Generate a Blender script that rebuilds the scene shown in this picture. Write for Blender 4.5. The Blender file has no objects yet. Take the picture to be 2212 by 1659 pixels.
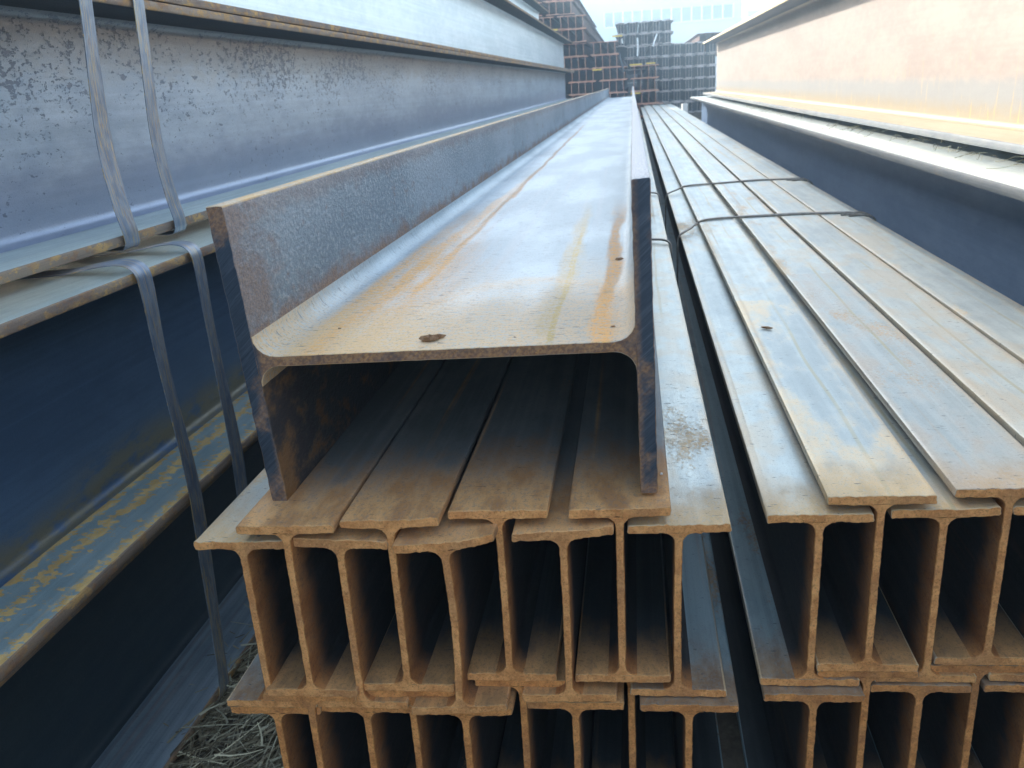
import bpy, math, random
from mathutils import Vector, Matrix, noise as mn
random.seed(7)
sc = bpy.context.scene
HAZE = .0115
G = 1.05                      # the camera-relative survey has its zero 1.05 m + 0 above the yard; world z = z + G
R_ = math.radians

# ------------------------------------------------------------------ camera
cam_d = bpy.data.cameras.new('camera'); cam = bpy.data.objects.new('camera', cam_d)
sc.collection.objects.link(cam); sc.camera = cam
r0 = Vector((0.98925757, 0.01389783, 0.14552082))      # world X in camera axes
r1 = Vector((0.13259664, 0.33378653, -0.93327632))
r2 = Vector((-0.0615434, 0.94254623, 0.32835805))
cam.matrix_world = Matrix(((r0.x, r0.y, r0.z, 0), (r1.x, r1.y, r1.z, 0), (r2.x, r2.y, r2.z, G), (0, 0, 0, 1)))
cam_d.sensor_width = 36; cam_d.lens = 1830 / 2212 * 36
cam_d.clip_start = 0.02; cam_d.clip_end = 900
cam_d.dof.use_dof = True; cam_d.dof.focus_distance = 0.98; cam_d.dof.aperture_fstop = 16

# ------------------------------------------------------------------ light
SUN = Vector((-1.0, 1.05, 0.66)).normalized()           # direction towards the sun
sun_el = math.asin(SUN.z); sun_az = math.atan2(SUN.x, SUN.y)
w = bpy.data.worlds.new('World'); sc.world = w; w.use_nodes = True
nt = w.node_tree; nt.nodes.clear()
sky = nt.nodes.new('ShaderNodeTexSky'); sky.sky_type = 'NISHITA'; sky.sun_disc = False
sky.sun_elevation = sun_el; sky.sun_rotation = sun_az; sky.dust_density = 3.0; sky.air_density = 1.0; sky.ozone_density = .6
bg = nt.nodes.new('ShaderNodeBackground'); bg.inputs[1].default_value = 0.15
wo = nt.nodes.new('ShaderNodeOutputWorld')
hs = nt.nodes.new('ShaderNodeHueSaturation'); hs.inputs['Saturation'].default_value = .72      # clear blue above the haze, hazy sky
nt.links.new(sky.outputs[0], hs.inputs['Color']); nt.links.new(hs.outputs[0], bg.inputs[0]); nt.links.new(bg.outputs[0], wo.inputs[0])
sd = bpy.data.lights.new('sun', 'SUN'); sd.energy = 3.0; sd.angle = R_(0.6); sd.color = (1, .95, .88)
so = bpy.data.objects.new('sun', sd); sc.collection.objects.link(so)
so.rotation_euler = SUN.to_track_quat('Z', 'Y').to_euler(); so.location = (-5, 5, 8)
sc.view_settings.view_transform = 'Standard'; sc.view_settings.look = 'None'
sc.view_settings.gamma = 1; sc.view_settings.use_curve_mapping = False
sc.view_settings.exposure = 1.82
sc.render.engine = 'CYCLES'
sc.cycles.max_bounces = 8; sc.cycles.diffuse_bounces = 4; sc.cycles.glossy_bounces = 4
sc.cycles.volume_bounces = 1

# ------------------------------------------------------------------ node helpers
class NT:
    def __init__(s, name):
        s.m = bpy.data.materials.new(name); s.m.use_nodes = True
        s.t = s.m.node_tree; s.t.nodes.clear()
        s.out = s.t.nodes.new('ShaderNodeOutputMaterial')
    def n(s, typ): return s.t.nodes.new(typ)
    def ln(s, a, b): s.t.links.new(a, b)
    def put(s, sock, v):
        if isinstance(v, bpy.types.NodeSocket): s.ln(v, sock)
        elif isinstance(v, (tuple, list)) and len(sock.default_value) == 4: sock.default_value = (*v[:3], 1)
        else: sock.default_value = v
    def M(s, op, a, b=None, c=None):
        x = s.n('ShaderNodeMath'); x.operation = op
        s.put(x.inputs[0], a)
        if b is not None: s.put(x.inputs[1], b)
        if c is not None: s.put(x.inputs[2], c)
        return x.outputs[0]
    def add(s, a, b): return s.M('ADD', a, b)
    def mul(s, a, b): return s.M('MULTIPLY', a, b)
    def sub(s, a, b): return s.M('SUBTRACT', a, b)
    def mx(s, a, b): return s.M('MAXIMUM', a, b)
    def sm(s, x, lo, hi, a=0., b=1.):
        r = s.n('ShaderNodeMapRange'); r.interpolation_type = 'SMOOTHSTEP'
        s.put(r.inputs[0], x); s.put(r.inputs[1], lo); s.put(r.inputs[2], hi); s.put(r.inputs[3], a); s.put(r.inputs[4], b)
        return r.outputs[0]
    def mix(s, f, a, b, mode='MIX'):
        x = s.n('ShaderNodeMix'); x.data_type = 'RGBA'; x.blend_type = mode
        s.put(x.inputs[0], f); s.put(x.inputs[6], a); s.put(x.inputs[7], b)
        return x.outputs[2]
    def coords(s):
        tc = s.n('ShaderNodeTexCoord'); at = s.n('ShaderNodeAttribute'); at.attribute_type = 'OBJECT'; at.attribute_name = 'seed'
        sp = s.n('ShaderNodeSeparateXYZ'); s.ln(tc.outputs['Object'], sp.inputs[0])
        ad = s.n('ShaderNodeVectorMath'); ad.operation = 'ADD'
        cb = s.n('ShaderNodeCombineXYZ')
        for i, k in enumerate((3.1, 5.7, 2.3)): s.ln(s.mul(at.outputs['Fac'], k), cb.inputs[i])
        s.ln(tc.outputs['Object'], ad.inputs[0]); s.ln(cb.outputs[0], ad.inputs[1])
        return sp.outputs[0], sp.outputs[1], sp.outputs[2], ad.outputs[0]
    def noise(s, vec, scale, stretch=(1, 1, 1), detail=3, rough=.55, dist=0):
        mp = s.n('ShaderNodeMapping'); mp.inputs[3].default_value = tuple(scale * k for k in stretch); s.ln(vec, mp.inputs[0])
        x = s.n('ShaderNodeTexNoise'); x.inputs['Scale'].default_value = 1; x.inputs['Detail'].default_value = detail
        x.inputs['Roughness'].default_value = rough; x.inputs['Distortion'].default_value = dist
        s.ln(mp.outputs[0], x.inputs['Vector'])
        return x.outputs['Fac']
    def bump(s, h, strength, dist, normal=None):
        b = s.n('ShaderNodeBump'); b.inputs['Strength'].default_value = strength; b.inputs['Distance'].default_value = dist
        s.ln(h, b.inputs['Height'])
        if normal: s.ln(normal, b.inputs['Normal'])
        return b.outputs[0]
    def finish(s, col, rough, metal=0., normal=None, spec=.5):
        p = s.n('ShaderNodeBsdfPrincipled')
        s.put(p.inputs['Base Color'], col); s.put(p.inputs['Roughness'], rough); s.put(p.inputs['Metallic'], metal)
        p.inputs['Specular IOR Level'].default_value = spec
        if normal: s.ln(normal, p.inputs['Normal'])
        s.ln(p.outputs[0], s.out.inputs[0]); return s.m

def steel(name, A, B, rustA=(.42, .20, .07), rustB=(.20, .085, .035), end=(.02, .12), endk=1.0, cov=.0, streak=.3,
          dash=.5, speck=0., rough=.42, metal=.4, bump=.35, dust=None, yellow=0., ysc=17, ythr=.5, rolled=.35, ladder=False, line=0., patchy=None, shade=None, foot=False):
    t = NT(name); x, y, z, P = t.coords()
    big = t.noise(P, 5, (1.4, .35, 1.4), 4)
    fine = t.noise(P, 260, (1, .6, 1), 4, .7)
    mid = t.noise(P, 38, (1, .4, 1), 5, .6)
    col = t.mix(t.sm(t.add(t.mul(big, .6), t.mul(mid, .4)), .36, .62), A, B)
    # long drawn streaks from rolling
    lo = t.noise(P, 1, (95, .9, 95), 3)
    col = t.mix(t.mul(t.sm(lo, .48, .70), rolled), col, tuple(c * 1.55 for c in B))
    col = t.mix(t.mul(t.sm(lo, .50, .30), rolled), col, tuple(c * .6 for c in A))
    # rust: front end, clouds, streaks
    e = t.sm(t.add(y, t.mul(t.sub(mid, .5), end[1] * 1.3)), end[0], end[1], 1., 0.)
    e = t.mul(e, endk)
    cl = t.sm(t.add(t.mul(t.noise(P, 7, (1.3, .4, 1.3), 6, .62), .75), t.mul(fine, .25)), .64 - cov, .74 - cov)
    st = t.mul(t.sm(t.noise(P, 1, (42, .55, 42), 4), .58, .72), streak)
    patch = 0.
    if yellow:
        if ysc == 38:   # ochre crust grains gathered in three chains along the flange
            q = t.noise(P, 1, (60, 95, 60), 5, .65); xc = t.add(x, t.mul(t.sub(t.noise(P, 6, (0, 1, 0), 3), .5), .03))
            ch = t.mx(t.sm(t.M('ABSOLUTE', t.sub(xc, .072)), .024, .0), t.mx(t.sm(t.M('ABSOLUTE', t.sub(xc, .030)), .016, .0), t.sm(xc, .115, .150)))
            patch = t.mul(t.sm(t.add(q, t.mul(ch, .17)), .585, .625), yellow)
        else: patch = t.mul(t.sm(t.noise(P, ysc, (1, .5, 1), 6, .7), ythr, ythr + .06), yellow)
    r = t.mx(t.mx(e, t.mul(cl, .85)), t.mx(st, patch))
    r = t.mul(r, t.sm(fine, .25, .55, .55, 1.))
    rc = t.mix(t.sm(mid, .35, .65), rustB, rustA)
    col = t.mix(r, col, rc)
    if ladder:          # weathering bands up the sunlit web: ochre foot, blue grey band, pink upper part, ochre runs
        zz = t.add(z, t.mul(t.sub(mid, .5), .05))
        col = t.mix(t.mul(t.sm(zz, .13, .17, 1., 0.), .7), col, (.23, .25, .25))
        col = t.mix(t.mul(t.sm(zz, .03, .11, 1., 0.), .75), col, (.30, .225, .11))
        runs = t.sm(t.noise(P, 1, (20, 55, 7), 4), .60, .68)
        col = t.mix(t.mul(t.mul(runs, t.sm(z, .02, .25, .8, .15)), .8), col, (.56, .36, .13))
    if shade:           # uneven light on the girder web put into colour: brownish head, violet grey foot
        zz = t.add(z, t.mul(t.sub(mid, .5), .10))
        col = t.mix(t.mul(t.sm(zz, .24, .33), .75), col, shade[0]); col = t.mix(t.mul(t.sm(zz, .17, .08), .6), col, shade[1])
    if foot:            # olive rust creeping up from the root of the web
        zz = t.add(z, t.mul(t.sub(big, .5), .14))
        col = t.mix(t.mul(t.mul(t.sm(zz, .11, .035), t.sm(mid, .35, .55)), .75), col, (.24, .20, .09))
    if line:            # a thin olive water line down the flange
        xl = t.M('ABSOLUTE', t.sub(t.add(x, t.mul(t.sub(t.noise(P, 2.2, (0, 1, 0), 1), .5), .022)), .008))
        col = t.mix(t.mul(t.mul(t.sm(xl, .0034, .0012), t.sm(t.noise(P, 1.1, (0, 1, 0), 2), .45, .56)), line), col, (.42, .40, .26))
        bl = t.sm(t.add(t.mul(big, .5), t.mul(t.noise(P, 22, (1, .6, 1), 3), .5)), .50, .60)
        col = t.mix(t.mul(bl, .5), col, (.54, .47, .35))
        eg = t.sm(t.add(t.M('ABSOLUTE', x), t.mul(t.sub(mid, .5), .03)), .034, .050)
        col = t.mix(t.mul(eg, .45), col, (.60, .46, .28))
    if patchy:
        yy = t.add(y, t.mul(t.sub(t.noise(P, 30, (1, 1, 1), 3), .5), .05))
        g_ = t.mul(t.sm(yy, patchy[0] - .004, patchy[0] + .004, 1., 0.), t.sm(t.add(t.mul(big, .7), t.mul(mid, .5)), .52, .70))
        g_ = t.mul(g_, t.sm(fine, .25, .6, .4, 1.))
        col = t.mix(t.mul(g_, .70), col, patchy[1])
    if dust: col = t.mix(t.mul(t.sm(t.noise(P, 9, (1, .5, 1), 5), .4, .68), .6), col, dust)
    # short transverse scale marks
    d = t.noise(P, 1, (85, 240, 60), 4, .6)
    dm = t.sm(d, .635, .70)
    col = t.mix(t.mul(dm, dash), col, tuple(c * .30 for c in A))
    pit = t.noise(P, 620, (1, .8, 1), 2)
    col = t.mix(t.mul(t.sm(pit, .56, .72), .35), col, tuple(c * .45 for c in A))
    h = t.add(t.mul(fine, .5), t.mul(mid, .6)); h = t.sub(h, t.mul(dm, .5)); h = t.add(h, t.mul(r, .25))
    if speck:
        s1 = t.mx(t.noise(P, 1, (62, 34, 62), 5, .66), t.sub(t.noise(P, 1, (130, 70, 130), 4, .7), .015)); gate = t.add(t.noise(P, 4.5, (1, .8, 1.3), 3), t.sm(z, .10, .32, -.16, .14))
        sm_ = t.mul(t.sm(t.add(s1, t.mul(t.sub(gate, .5), .30)), .600, .640), speck)
        col = t.mix(t.mul(sm_, .7), col, (.12, .14, .19)); h = t.sub(h, t.mul(sm_, .8))
    ro = t.add(t.mul(r, .38), t.add(rough, t.mul(t.sub(fine, .5), .25)))
    me = t.mul(t.sub(1., r), metal)
    return t.finish(col, t.M('MINIMUM', ro, .95), me, t.bump(h, bump, .0012))

M = {}
OFF = (-1, -.5)
M['flange'] = steel('pale rolled steel flange', (.35, .42, .43), (.52, .59, .57), end=(.0, .10), endk=.88, cov=.065, streak=.5, dash=.75, rough=.38, metal=.45, bump=.55, rustA=(.78, .55, .27), rustB=(.60, .42, .20), rolled=.12, line=.7)
M['patchflange'] = steel('pale flange with a tan stain patch', (.35, .42, .43), (.52, .59, .57), end=(.0, .10), endk=.88, cov=.065, streak=.5, dash=.75, rough=.38, metal=.45, bump=.55, rustA=(.78, .55, .27), rustB=(.60, .42, .20), rolled=.12, line=.7, patchy=(.76, (.72, .54, .30)))
M['scuffflange'] = steel('pale flange with grey scuffs and orange side stain', (.35, .42, .43), (.52, .59, .57), end=(.0, .09), endk=.85, cov=.06, streak=.45, dash=.7, rough=.38, metal=.45, rustA=(.68, .44, .20), rustB=(.50, .34, .18), rolled=.12, line=.9, patchy=(.95, (.40, .37, .33)))
M['capflange'] = steel('stained flange darkened for shade under the big beam', (.12, .15, .165), (.20, .23, .24), end=(.02, .20), endk=.92, cov=.02, streak=.85, dash=.5, rough=.55, metal=.2, rustA=(.84, .48, .19), rustB=(.52, .27, .10), bump=.5, rolled=.2)  # rust at the front; shade under the big beam darkens the base colour
M['web'] = steel('rusty steel darkened for inner shade', (.018, .022, .026), (.03, .032, .034), end=(-.005, .055), endk=.95, cov=-.06, streak=.1, dash=.2, rough=.7, metal=.0, rustA=(.70, .32, .10), rustB=(.42, .17, .05), bump=.6)  # shade inside the beams painted as a near-black base, rust only at the front
M['inflange'] = steel('lower flange darkened for inner shade', (.03, .04, .045), (.05, .065, .07), end=(.01, .10), endk=.95, cov=-.02, streak=.2, dash=.4, rough=.6, metal=.0, rustA=(.72, .39, .15), rustB=(.42, .25, .11), bump=.6)  # darker base stands in for shade deep between the webs
M['lowflange'] = steel('blue brown pitted lower flange', (.17, .27, .31), (.27, .38, .42), end=(.0, .12), endk=.9, cov=.10, streak=.5, dash=.7, rough=.5, metal=.3, rustA=(.42, .26, .12), rustB=(.24, .14, .07), bump=.6)
M['cool'] = steel('blue grey mill scale steel', (.20, .28, .34), (.32, .40, .46), end=OFF, cov=.0, streak=.3, dash=.5, rough=.42, metal=.3)
M['cooledge'] = steel('rust mottled flange steel', (.46, .55, .50), (.62, .70, .63), end=OFF, cov=-.04, streak=.25, dash=.2, rough=.36, metal=.45, rustA=(.6, .48, .28), rustB=(.45, .36, .22), rolled=.15)
M['speck'] = steel('flaked grey web steel', (.34, .42, .52), (.48, .57, .66), end=OFF, cov=-.14, streak=.0, dash=.0, speck=1., rough=.36, metal=.45, rolled=.12, bump=.5, shade=((.27, .25, .24), (.30, .35, .48)))
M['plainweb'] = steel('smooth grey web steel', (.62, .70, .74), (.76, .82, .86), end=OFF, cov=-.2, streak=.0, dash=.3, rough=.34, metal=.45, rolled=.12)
M['darkweb'] = steel('dark blue web steel', (.07, .13, .225), (.095, .17, .285), end=OFF, cov=-.12, streak=.05, dash=.1, rough=.42, metal=.3, rustA=(.20, .16, .06), rustB=(.12, .09, .03), rolled=.15, foot=True)  # the blue of the shadows is put into this base colour
M['underblue'] = steel('underside with painted blue shade', (.05, .09, .15), (.07, .12, .20), end=OFF, cov=-.2, streak=.0, dash=.1, rough=.6, metal=.0)  # shade below the top flange painted in as dark blue
M['inkweb'] = steel('dark teal web steel with painted shade', (.018, .035, .05), (.03, .05, .065), end=OFF, cov=-.12, streak=.05, dash=.1, rough=.5, metal=.1, rustA=(.10, .07, .03), rustB=(.06, .05, .03), rolled=.15)  # deep shade low in the left stack put into a darker base
M['slateweb'] = steel('slate blue web steel', (.12, .20, .34), (.16, .25, .40), end=OFF, cov=-.2, streak=.0, dash=.1, rough=.42, metal=.3, rolled=.08)
M['yelflange'] = steel('ochre spotted flange steel', (.28, .40, .42), (.40, .52, .53), end=OFF, cov=-.04, streak=.6, dash=.1, yellow=.95, rough=.45, metal=.35, rustA=(.85, .58, .20), rustB=(.62, .38, .10), rolled=.15, ysc=38, ythr=.47)
M['pinkweb'] = steel('pink brown weathered web steel', (.29, .235, .20), (.35, .29, .245), end=OFF, cov=-.12, streak=.0, dash=.0, rough=.5, metal=.0, rustA=(.50, .40, .26), rustB=(.42, .34, .24), rolled=.05, ladder=True)
M['creamflange'] = steel('sunlit cream flange steel', (.38, .31, .20), (.46, .38, .26), end=OFF, cov=.0, streak=.2, dash=.1, rough=.5, metal=.1, rustA=(.66, .50, .28), rustB=(.5, .38, .22), rolled=.08)  # warm sunlight on this flange is put into its colour
M['ochreedge'] = steel('sunlit ochre flange edge', (.55, .44, .24), (.66, .55, .34), end=OFF, cov=.0, streak=.2, dash=.1, rough=.6, metal=.0)  # yellow of the sunlit edge painted into the base
M['rustedge'] = steel('rust crusted flange edge', (.20, .15, .12), (.32, .24, .17), end=OFF, cov=.10, streak=.4, dash=.1, rough=.7, metal=.0, rustA=(.66, .40, .13), rustB=(.30, .17, .10), bump=.8, yellow=.8, ysc=55)
M['paledge'] = steel('pale weathered flange edge', (.62, .67, .62), (.76, .80, .74), end=OFF, cov=-.02, streak=.35, dash=.1, rough=.36, metal=.5, rustA=(.66, .54, .32), rustB=(.5, .4, .24), rolled=.1)
M['greyedge'] = steel('grey brown flange edge', (.11, .13, .15), (.18, .19, .19), end=OFF, cov=.03, streak=.3, dash=.1, rough=.6, metal=.1, rustA=(.38, .25, .14), rustB=(.24, .16, .1), bump=.6)

def end_mat(name, A, B, C):
    t = NT(name); x, y, z, P = t.coords()
    a = t.noise(P, 55, (1, 1, 1), 5, .65); b = t.noise(P, 420, (1, 1, 1), 4, .7); c = t.noise(P, 14, (1, 1, 1), 3)
    col = t.mix(t.sm(a, .35, .65), A, B); col = t.mix(t.mul(t.sm(c, .48, .66), .55), col, C)
    col = t.mix(t.mul(t.sm(t.noise(P, 190, (1, 1, 1), 3, .6), .54, .66), .28), col, tuple(k * .5 for k in B))
    col = t.mix(t.mul(t.sm(b, .53, .65), .5), col, tuple(k * .4 for k in B))
    col = t.mix(t.mul(t.sm(b, .46, .30), .35), col, tuple(min(1, k * 1.5) for k in A))
    h = t.add(a, t.mul(b, .6))
    return t.finish(col, .88, 0., t.bump(h, 1.0, .0026))
M['end'] = end_mat('dusty rusted sheared end', (.90, .46, .17), (.66, .29, .095), (.46, .23, .10))
M['end2'] = end_mat('brown rusted sheared end', (.84, .39, .125), (.56, .23, .07), (.38, .18, .08))

def saw_mat():
    t = NT('saw cut steel end'); x, y, z, P = t.coords()
    mp = t.n('ShaderNodeMapping'); mp.vector_type = 'POINT'; mp.inputs[2].default_value = (0, R_(42), 0); t.ln(P, mp.inputs[0])
    sc1 = t.noise(mp.outputs[0], 1, (22, 50, 1100), 4, .7, 1.2); sc2 = t.noise(mp.outputs[0], 1, (9, 20, 190), 4, .65, .8)
    rn = t.noise(P, 16, (1, 1, 1), 5, .6); f = t.noise(P, 300, (1, 1, 1), 3)
    base = t.mix(t.mul(t.sm(sc1, .35, .75), t.sm(rn, .25, .7, .35, 1.)), (.035, .055, .085), (.11, .15, .20))
    base = t.mix(t.mul(t.sm(sc2, .5, .7), .4), base, (.14, .18, .24))
    # brown along the web cut, the fillets and the inner rims
    hx = t.sub(.195, t.M('ABSOLUTE', x)); web = t.sm(t.M('ABSOLUTE', t.sub(z, .15)), .012, .045, 1., 0.)
    web = t.mul(web, t.sm(hx, .012, .03))
    inn = t.sm(hx, .0095, .017)
    low = t.sm(t.add(z, t.mul(t.sub(rn, .5), .16)), .0, .03, 1., 0.)
    br = t.mx(t.mul(t.mx(web, t.mul(inn, .9)), t.sm(rn, .26, .50)), t.mx(low, t.mul(t.sm(rn, .52, .66), .8)))
    rc = t.mix(t.sm(f, .35, .65), (.30, .14, .045), (.62, .32, .10))
    col = t.mix(t.mul(br, t.sm(sc1, .2, .6, .95, .5)), base, rc)
    return t.finish(col, t.add(.42, t.mul(br, .4)), t.mul(t.sub(1., br), .5), t.bump(t.add(sc1, t.mul(sc2, .6)), .45, .0008))
M['saw'] = saw_mat()

def bigweb_mat():
    t = NT('pale web steel with orange stains'); x, y, z, P = t.coords()
    big = t.noise(P, 7, (1, .35, 1), 4); fine = t.noise(P, 280, (1, .7, 1), 4, .7); mid = t.noise(P, 30, (1, .35, 1), 5, .6)
    lon = t.noise(P, 1, (60, .8, 20), 3)
    col = t.mix(t.sm(big, .38, .62), (.35, .44, .49), (.50, .60, .65))
    col = t.mix(t.mul(t.sm(lon, .5, .7), .25), col, (.48, .50, .52))
    gr = t.sm(t.add(t.mul(fine, .7), t.mul(t.noise(P, 1, (60, 260, 60), 3, .6), .4)), .42, .62, .30, 1.)
    def band(x0, wd, y0, y1, soft=.4, slope=0.):
        xx = t.sub(x, t.add(x0, t.mul(y, slope)))
        xx = t.add(xx, t.mul(t.sub(t.noise(P, 1, (30, 5, 1), 3), .5), wd * 2.4))
        g = t.sm(t.M('ABSOLUTE', xx), wd * soft, wd, 1., 0.)
        yy = t.add(y, t.mul(t.sub(mid, .5), .12))
        return t.mul(g, t.mul(t.sm(yy, y0 - .05, y0 + .02), t.sm(yy, y1 * .55, y1, 1., 0.)))
    org = (.82, .44, .12); tan = (.50, .40, .22); dk = (.42, .24, .10)
    lz = t.noise(P, 1, (38, 1.6, 10), 4, .6); jx = t.add(x, t.add(t.mul(y, .06), t.mul(t.sub(lz, .5), .16)))
    zone = t.mul(t.mul(t.sm(jx, -.10, .02, 1., 0.), t.sm(x, -.168, -.150)), t.sm(t.add(y, t.mul(t.sub(big, .5), .6)), .25, 1.25, 1., 0.))
    zone = t.mul(zone, t.sm(t.add(t.mul(lz, .7), t.mul(mid, .5)), .44, .66, .45, 1.))
    col = t.mix(t.mul(t.mul(zone, 1.), t.mx(gr, .55)), col, org)
    f = t.sm(t.add(y, t.add(t.mul(t.sub(mid, .5), .18), t.mul(t.sub(big, .5), .25))), .03, .26, 1., 0.)
    col = t.mix(t.mul(t.mul(t.mul(f, t.sm(big, .35, .6, .5, .95)), .85), gr), col, (.84, .56, .24))
    f2 = t.sm(t.add(y, t.mul(t.sub(big, .5), .5)), .10, .42, 1., 0.)
    col = t.mix(t.mul(t.mul(f2, gr), .55), col, (.66, .50, .30))
    s1 = band(-.088, .010, .25, 5.5, .0, -.004); s2 = band(.092, .016, .06, 1.1, .15, 0.); s2b = band(.099, .005, .02, .9, .3, -.006)
    s3 = band(.148, .015, .0, 1.05, .25, .004); s4 = band(-.13, .022, .0, 1.8, .1, .02)
    col = t.mix(t.mul(t.mul(s4, .6), gr), col, org); col = t.mix(t.mul(t.mul(s1, .7), gr), col, org)
    col = t.mix(t.mul(t.mul(s2, .75), gr), col, tan); col = t.mix(t.mul(t.mul(s2b, .85), gr), col, (.50, .38, .14)); col = t.mix(t.mul(t.mul(s3, .85), gr), col, org)
    # tide line of an old puddle
    rr = t.M('SQRT', t.add(t.M('POWER', t.sub(x, .06), 2.), t.mul(t.M('POWER', t.sub(y, .02), 2.), .35)))
    ring = t.sm(t.M('ABSOLUTE', t.sub(t.add(rr, t.mul(t.sub(mid, .5), .05)), .15)), .0, .022, 1., 0.)
    col = t.mix(t.mul(t.mul(ring, .4), gr), col, (.66, .46, .24))
    d = t.sm(t.noise(P, 1, (70, 230, 60), 3, .55), .62, .70); scr = t.sm(t.noise(P, 1, (5, 260, 5), 2), .70, .76)
    col = t.mix(t.mul(d, .55), col, (.16, .17, .19)); col = t.mix(t.mul(scr, .3), col, (.22, .23, .25))
    pit = t.sm(t.noise(P, 420, (1, .6, 1), 3, .7), .56, .66); col = t.mix(t.mul(pit, .50), col, (.2, .2, .2))
    rm = t.mx(zone, t.mx(s1, t.mx(s3, f)))
    h = t.sub(t.add(t.mul(fine, .5), t.mul(mid, .6)), t.mul(d, .5))
    return t.finish(col, t.add(.36, t.add(t.mul(rm, .3), t.mul(fine, .2))), t.mul(t.sub(1., rm), .25), t.bump(t.sub(h, t.mul(t.noise(P, 1, (70, 200, 60), 3, .6), .9)), .8, .0018))
M['bigweb'] = bigweb_mat()

def bigflange_mat():
    t = NT('blue grey hammered flange steel'); x, y, z, P = t.coords()
    a = t.noise(P, 1, (260, 120, 200), 3, .6); b = t.noise(P, 6, (1, .4, 1), 4); c = t.noise(P, 30, (1, .6, 1), 5, .65); f = t.noise(P, 500, (1, 1, 1), 3)
    col = t.mix(t.sm(b, .35, .62), (.19, .26, .32), (.29, .36, .42))
    col = t.mix(t.mul(t.sm(a, .5, .68), .55), col, (.46, .50, .55))
    col = t.mix(t.mul(t.sm(a, .48, .34), .25), col, (.12, .13, .16))
    # brown flaky band near the fillet and the front rim
    lowz = t.sm(t.M('ABSOLUTE', t.sub(t.add(z, t.mul(t.sub(c, .5), .07)), .155)), .015, .05, 1., 0.)
    fr = t.sm(t.add(y, t.mul(t.sub(c, .5), .35)), .0, .13, 1., 0.)
    rim = t.sm(t.add(z, t.mul(t.sub(c, .5), .05)), .270, .292)
    r = t.mx(t.mx(t.mul(lowz, .85), t.mul(fr, .6)), t.mx(t.mul(t.sm(c, .58, .68), .4), t.mul(rim, .35)))
    col = t.mix(r, col, t.mix(t.sm(f, .4, .6), (.20, .12, .09), (.36, .21, .11)))
    under = t.sm(t.add(z, t.mul(t.sub(c, .5), .03)), .150, .138)          # lower half: cavity shade put into the colour, with brown crust
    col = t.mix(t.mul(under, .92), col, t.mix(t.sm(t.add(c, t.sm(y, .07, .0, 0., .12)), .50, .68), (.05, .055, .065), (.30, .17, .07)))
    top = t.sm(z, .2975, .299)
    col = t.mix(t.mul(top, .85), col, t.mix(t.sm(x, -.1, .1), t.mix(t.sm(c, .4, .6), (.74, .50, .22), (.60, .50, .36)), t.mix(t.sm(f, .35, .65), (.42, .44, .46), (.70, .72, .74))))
    return t.finish(col, t.add(.42, t.mul(r, .4)), t.mul(t.sub(1., t.mx(r, top)), .4), t.bump(t.add(a, t.mul(f, .25)), .8, .0025))
M['bigflange'] = bigflange_mat()

def simple(name, A, B, scale=30, rough=.7, metal=0., bump=.3, st=(1, 1, 1)):
    t = NT(name); x, y, z, P = t.coords()
    a = t.noise(P, scale, st, 5, .6); b = t.noise(P, scale * 9, st, 3)
    col = t.mix(t.sm(t.add(t.mul(a, .7), t.mul(b, .3)), .38, .62), A, B)
    return t.finish(col, rough, metal, t.bump(t.add(a, t.mul(b, .4)), bump, .003))
M['strap'] = None
def strap_mat():
    t = NT('oxidised steel strap'); x, y, z, P = t.coords()
    w = t.noise(P, 1, (4, 190, 7), 3, .5, .4); c = t.noise(P, 25, (1, 3, 1), 4)
    col = t.mix(t.sm(c, .35, .65), (.18, .23, .31), (.30, .35, .42))
    li = t.sm(t.M('ABSOLUTE', t.sub(w, .5)), .0, .03, 1., 0.)
    col = t.mix(t.mul(li, .85), col, (.62, .45, .18))
    col = t.mix(t.mul(t.sm(c, .6, .7), .5), col, (.24, .17, .15))
    return t.finish(col, .42, .45, t.bump(c, .2, .001))
M['strap'] = strap_mat()
M['wire'] = simple('galvanised tie wire', (.20, .19, .17), (.34, .33, .30), 60, .45, .6)
M['timber'] = simple('weathered timber', (.24, .19, .14), (.36, .30, .22), 14, .85, 0, .5, (1, .2, 1))
M['ground'] = simple('trodden yard earth', (.10, .085, .065), (.19, .16, .12), 12, .95, 0, .8)
M['bgrust'] = simple('far rusty beam steel', (.13, .07, .05), (.22, .12, .08), 9, .8, .0, .3)
M['bgdark'] = simple('dark added backing', (.05, .04, .04), (.09, .07, .06), 3, .85, 0, .1)
M['bgrustend'] = simple('far rusty beam end', (.60, .30, .20), (.75, .42, .28), 9, .8, .0, .1)
M['bggreyend'] = simple('far pale beam end', (.60, .52, .50), (.75, .68, .66), 9, .7, .0, .1)
M['bggrey'] = simple('far grey brown beam steel', (.06, .07, .09), (.10, .11, .13), 9, .7, .1, .3)
M['white'] = simple('pale blue white cladding', (.55, .62, .64), (.58, .66, .68), .4, .6, 0, .02)
M['mull'] = simple('white painted mullion', (.80, .84, .84), (.84, .88, .88), 1, .6, 0, .02)
M['pane'] = simple('grey blue window pane', (.05, .07, .09), (.08, .10, .12), 1, .25, 0, .02)
M['brick'] = simple('salmon building render', (.50, .30, .24), (.56, .35, .28), 1, .85, 0, .1)
M['yellow'] = simple('yellow paint', (.75, .50, .05), (.80, .58, .10), 20, .7, 0, .1)
M['flake'] = simple('brown rust flake', (.22, .12, .06), (.40, .25, .14), 200, .9, 0, .8)
M['chip'] = simple('white stone chip', (.7, .7, .68), (.8, .8, .78), 200, .8, 0, .3)
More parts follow.
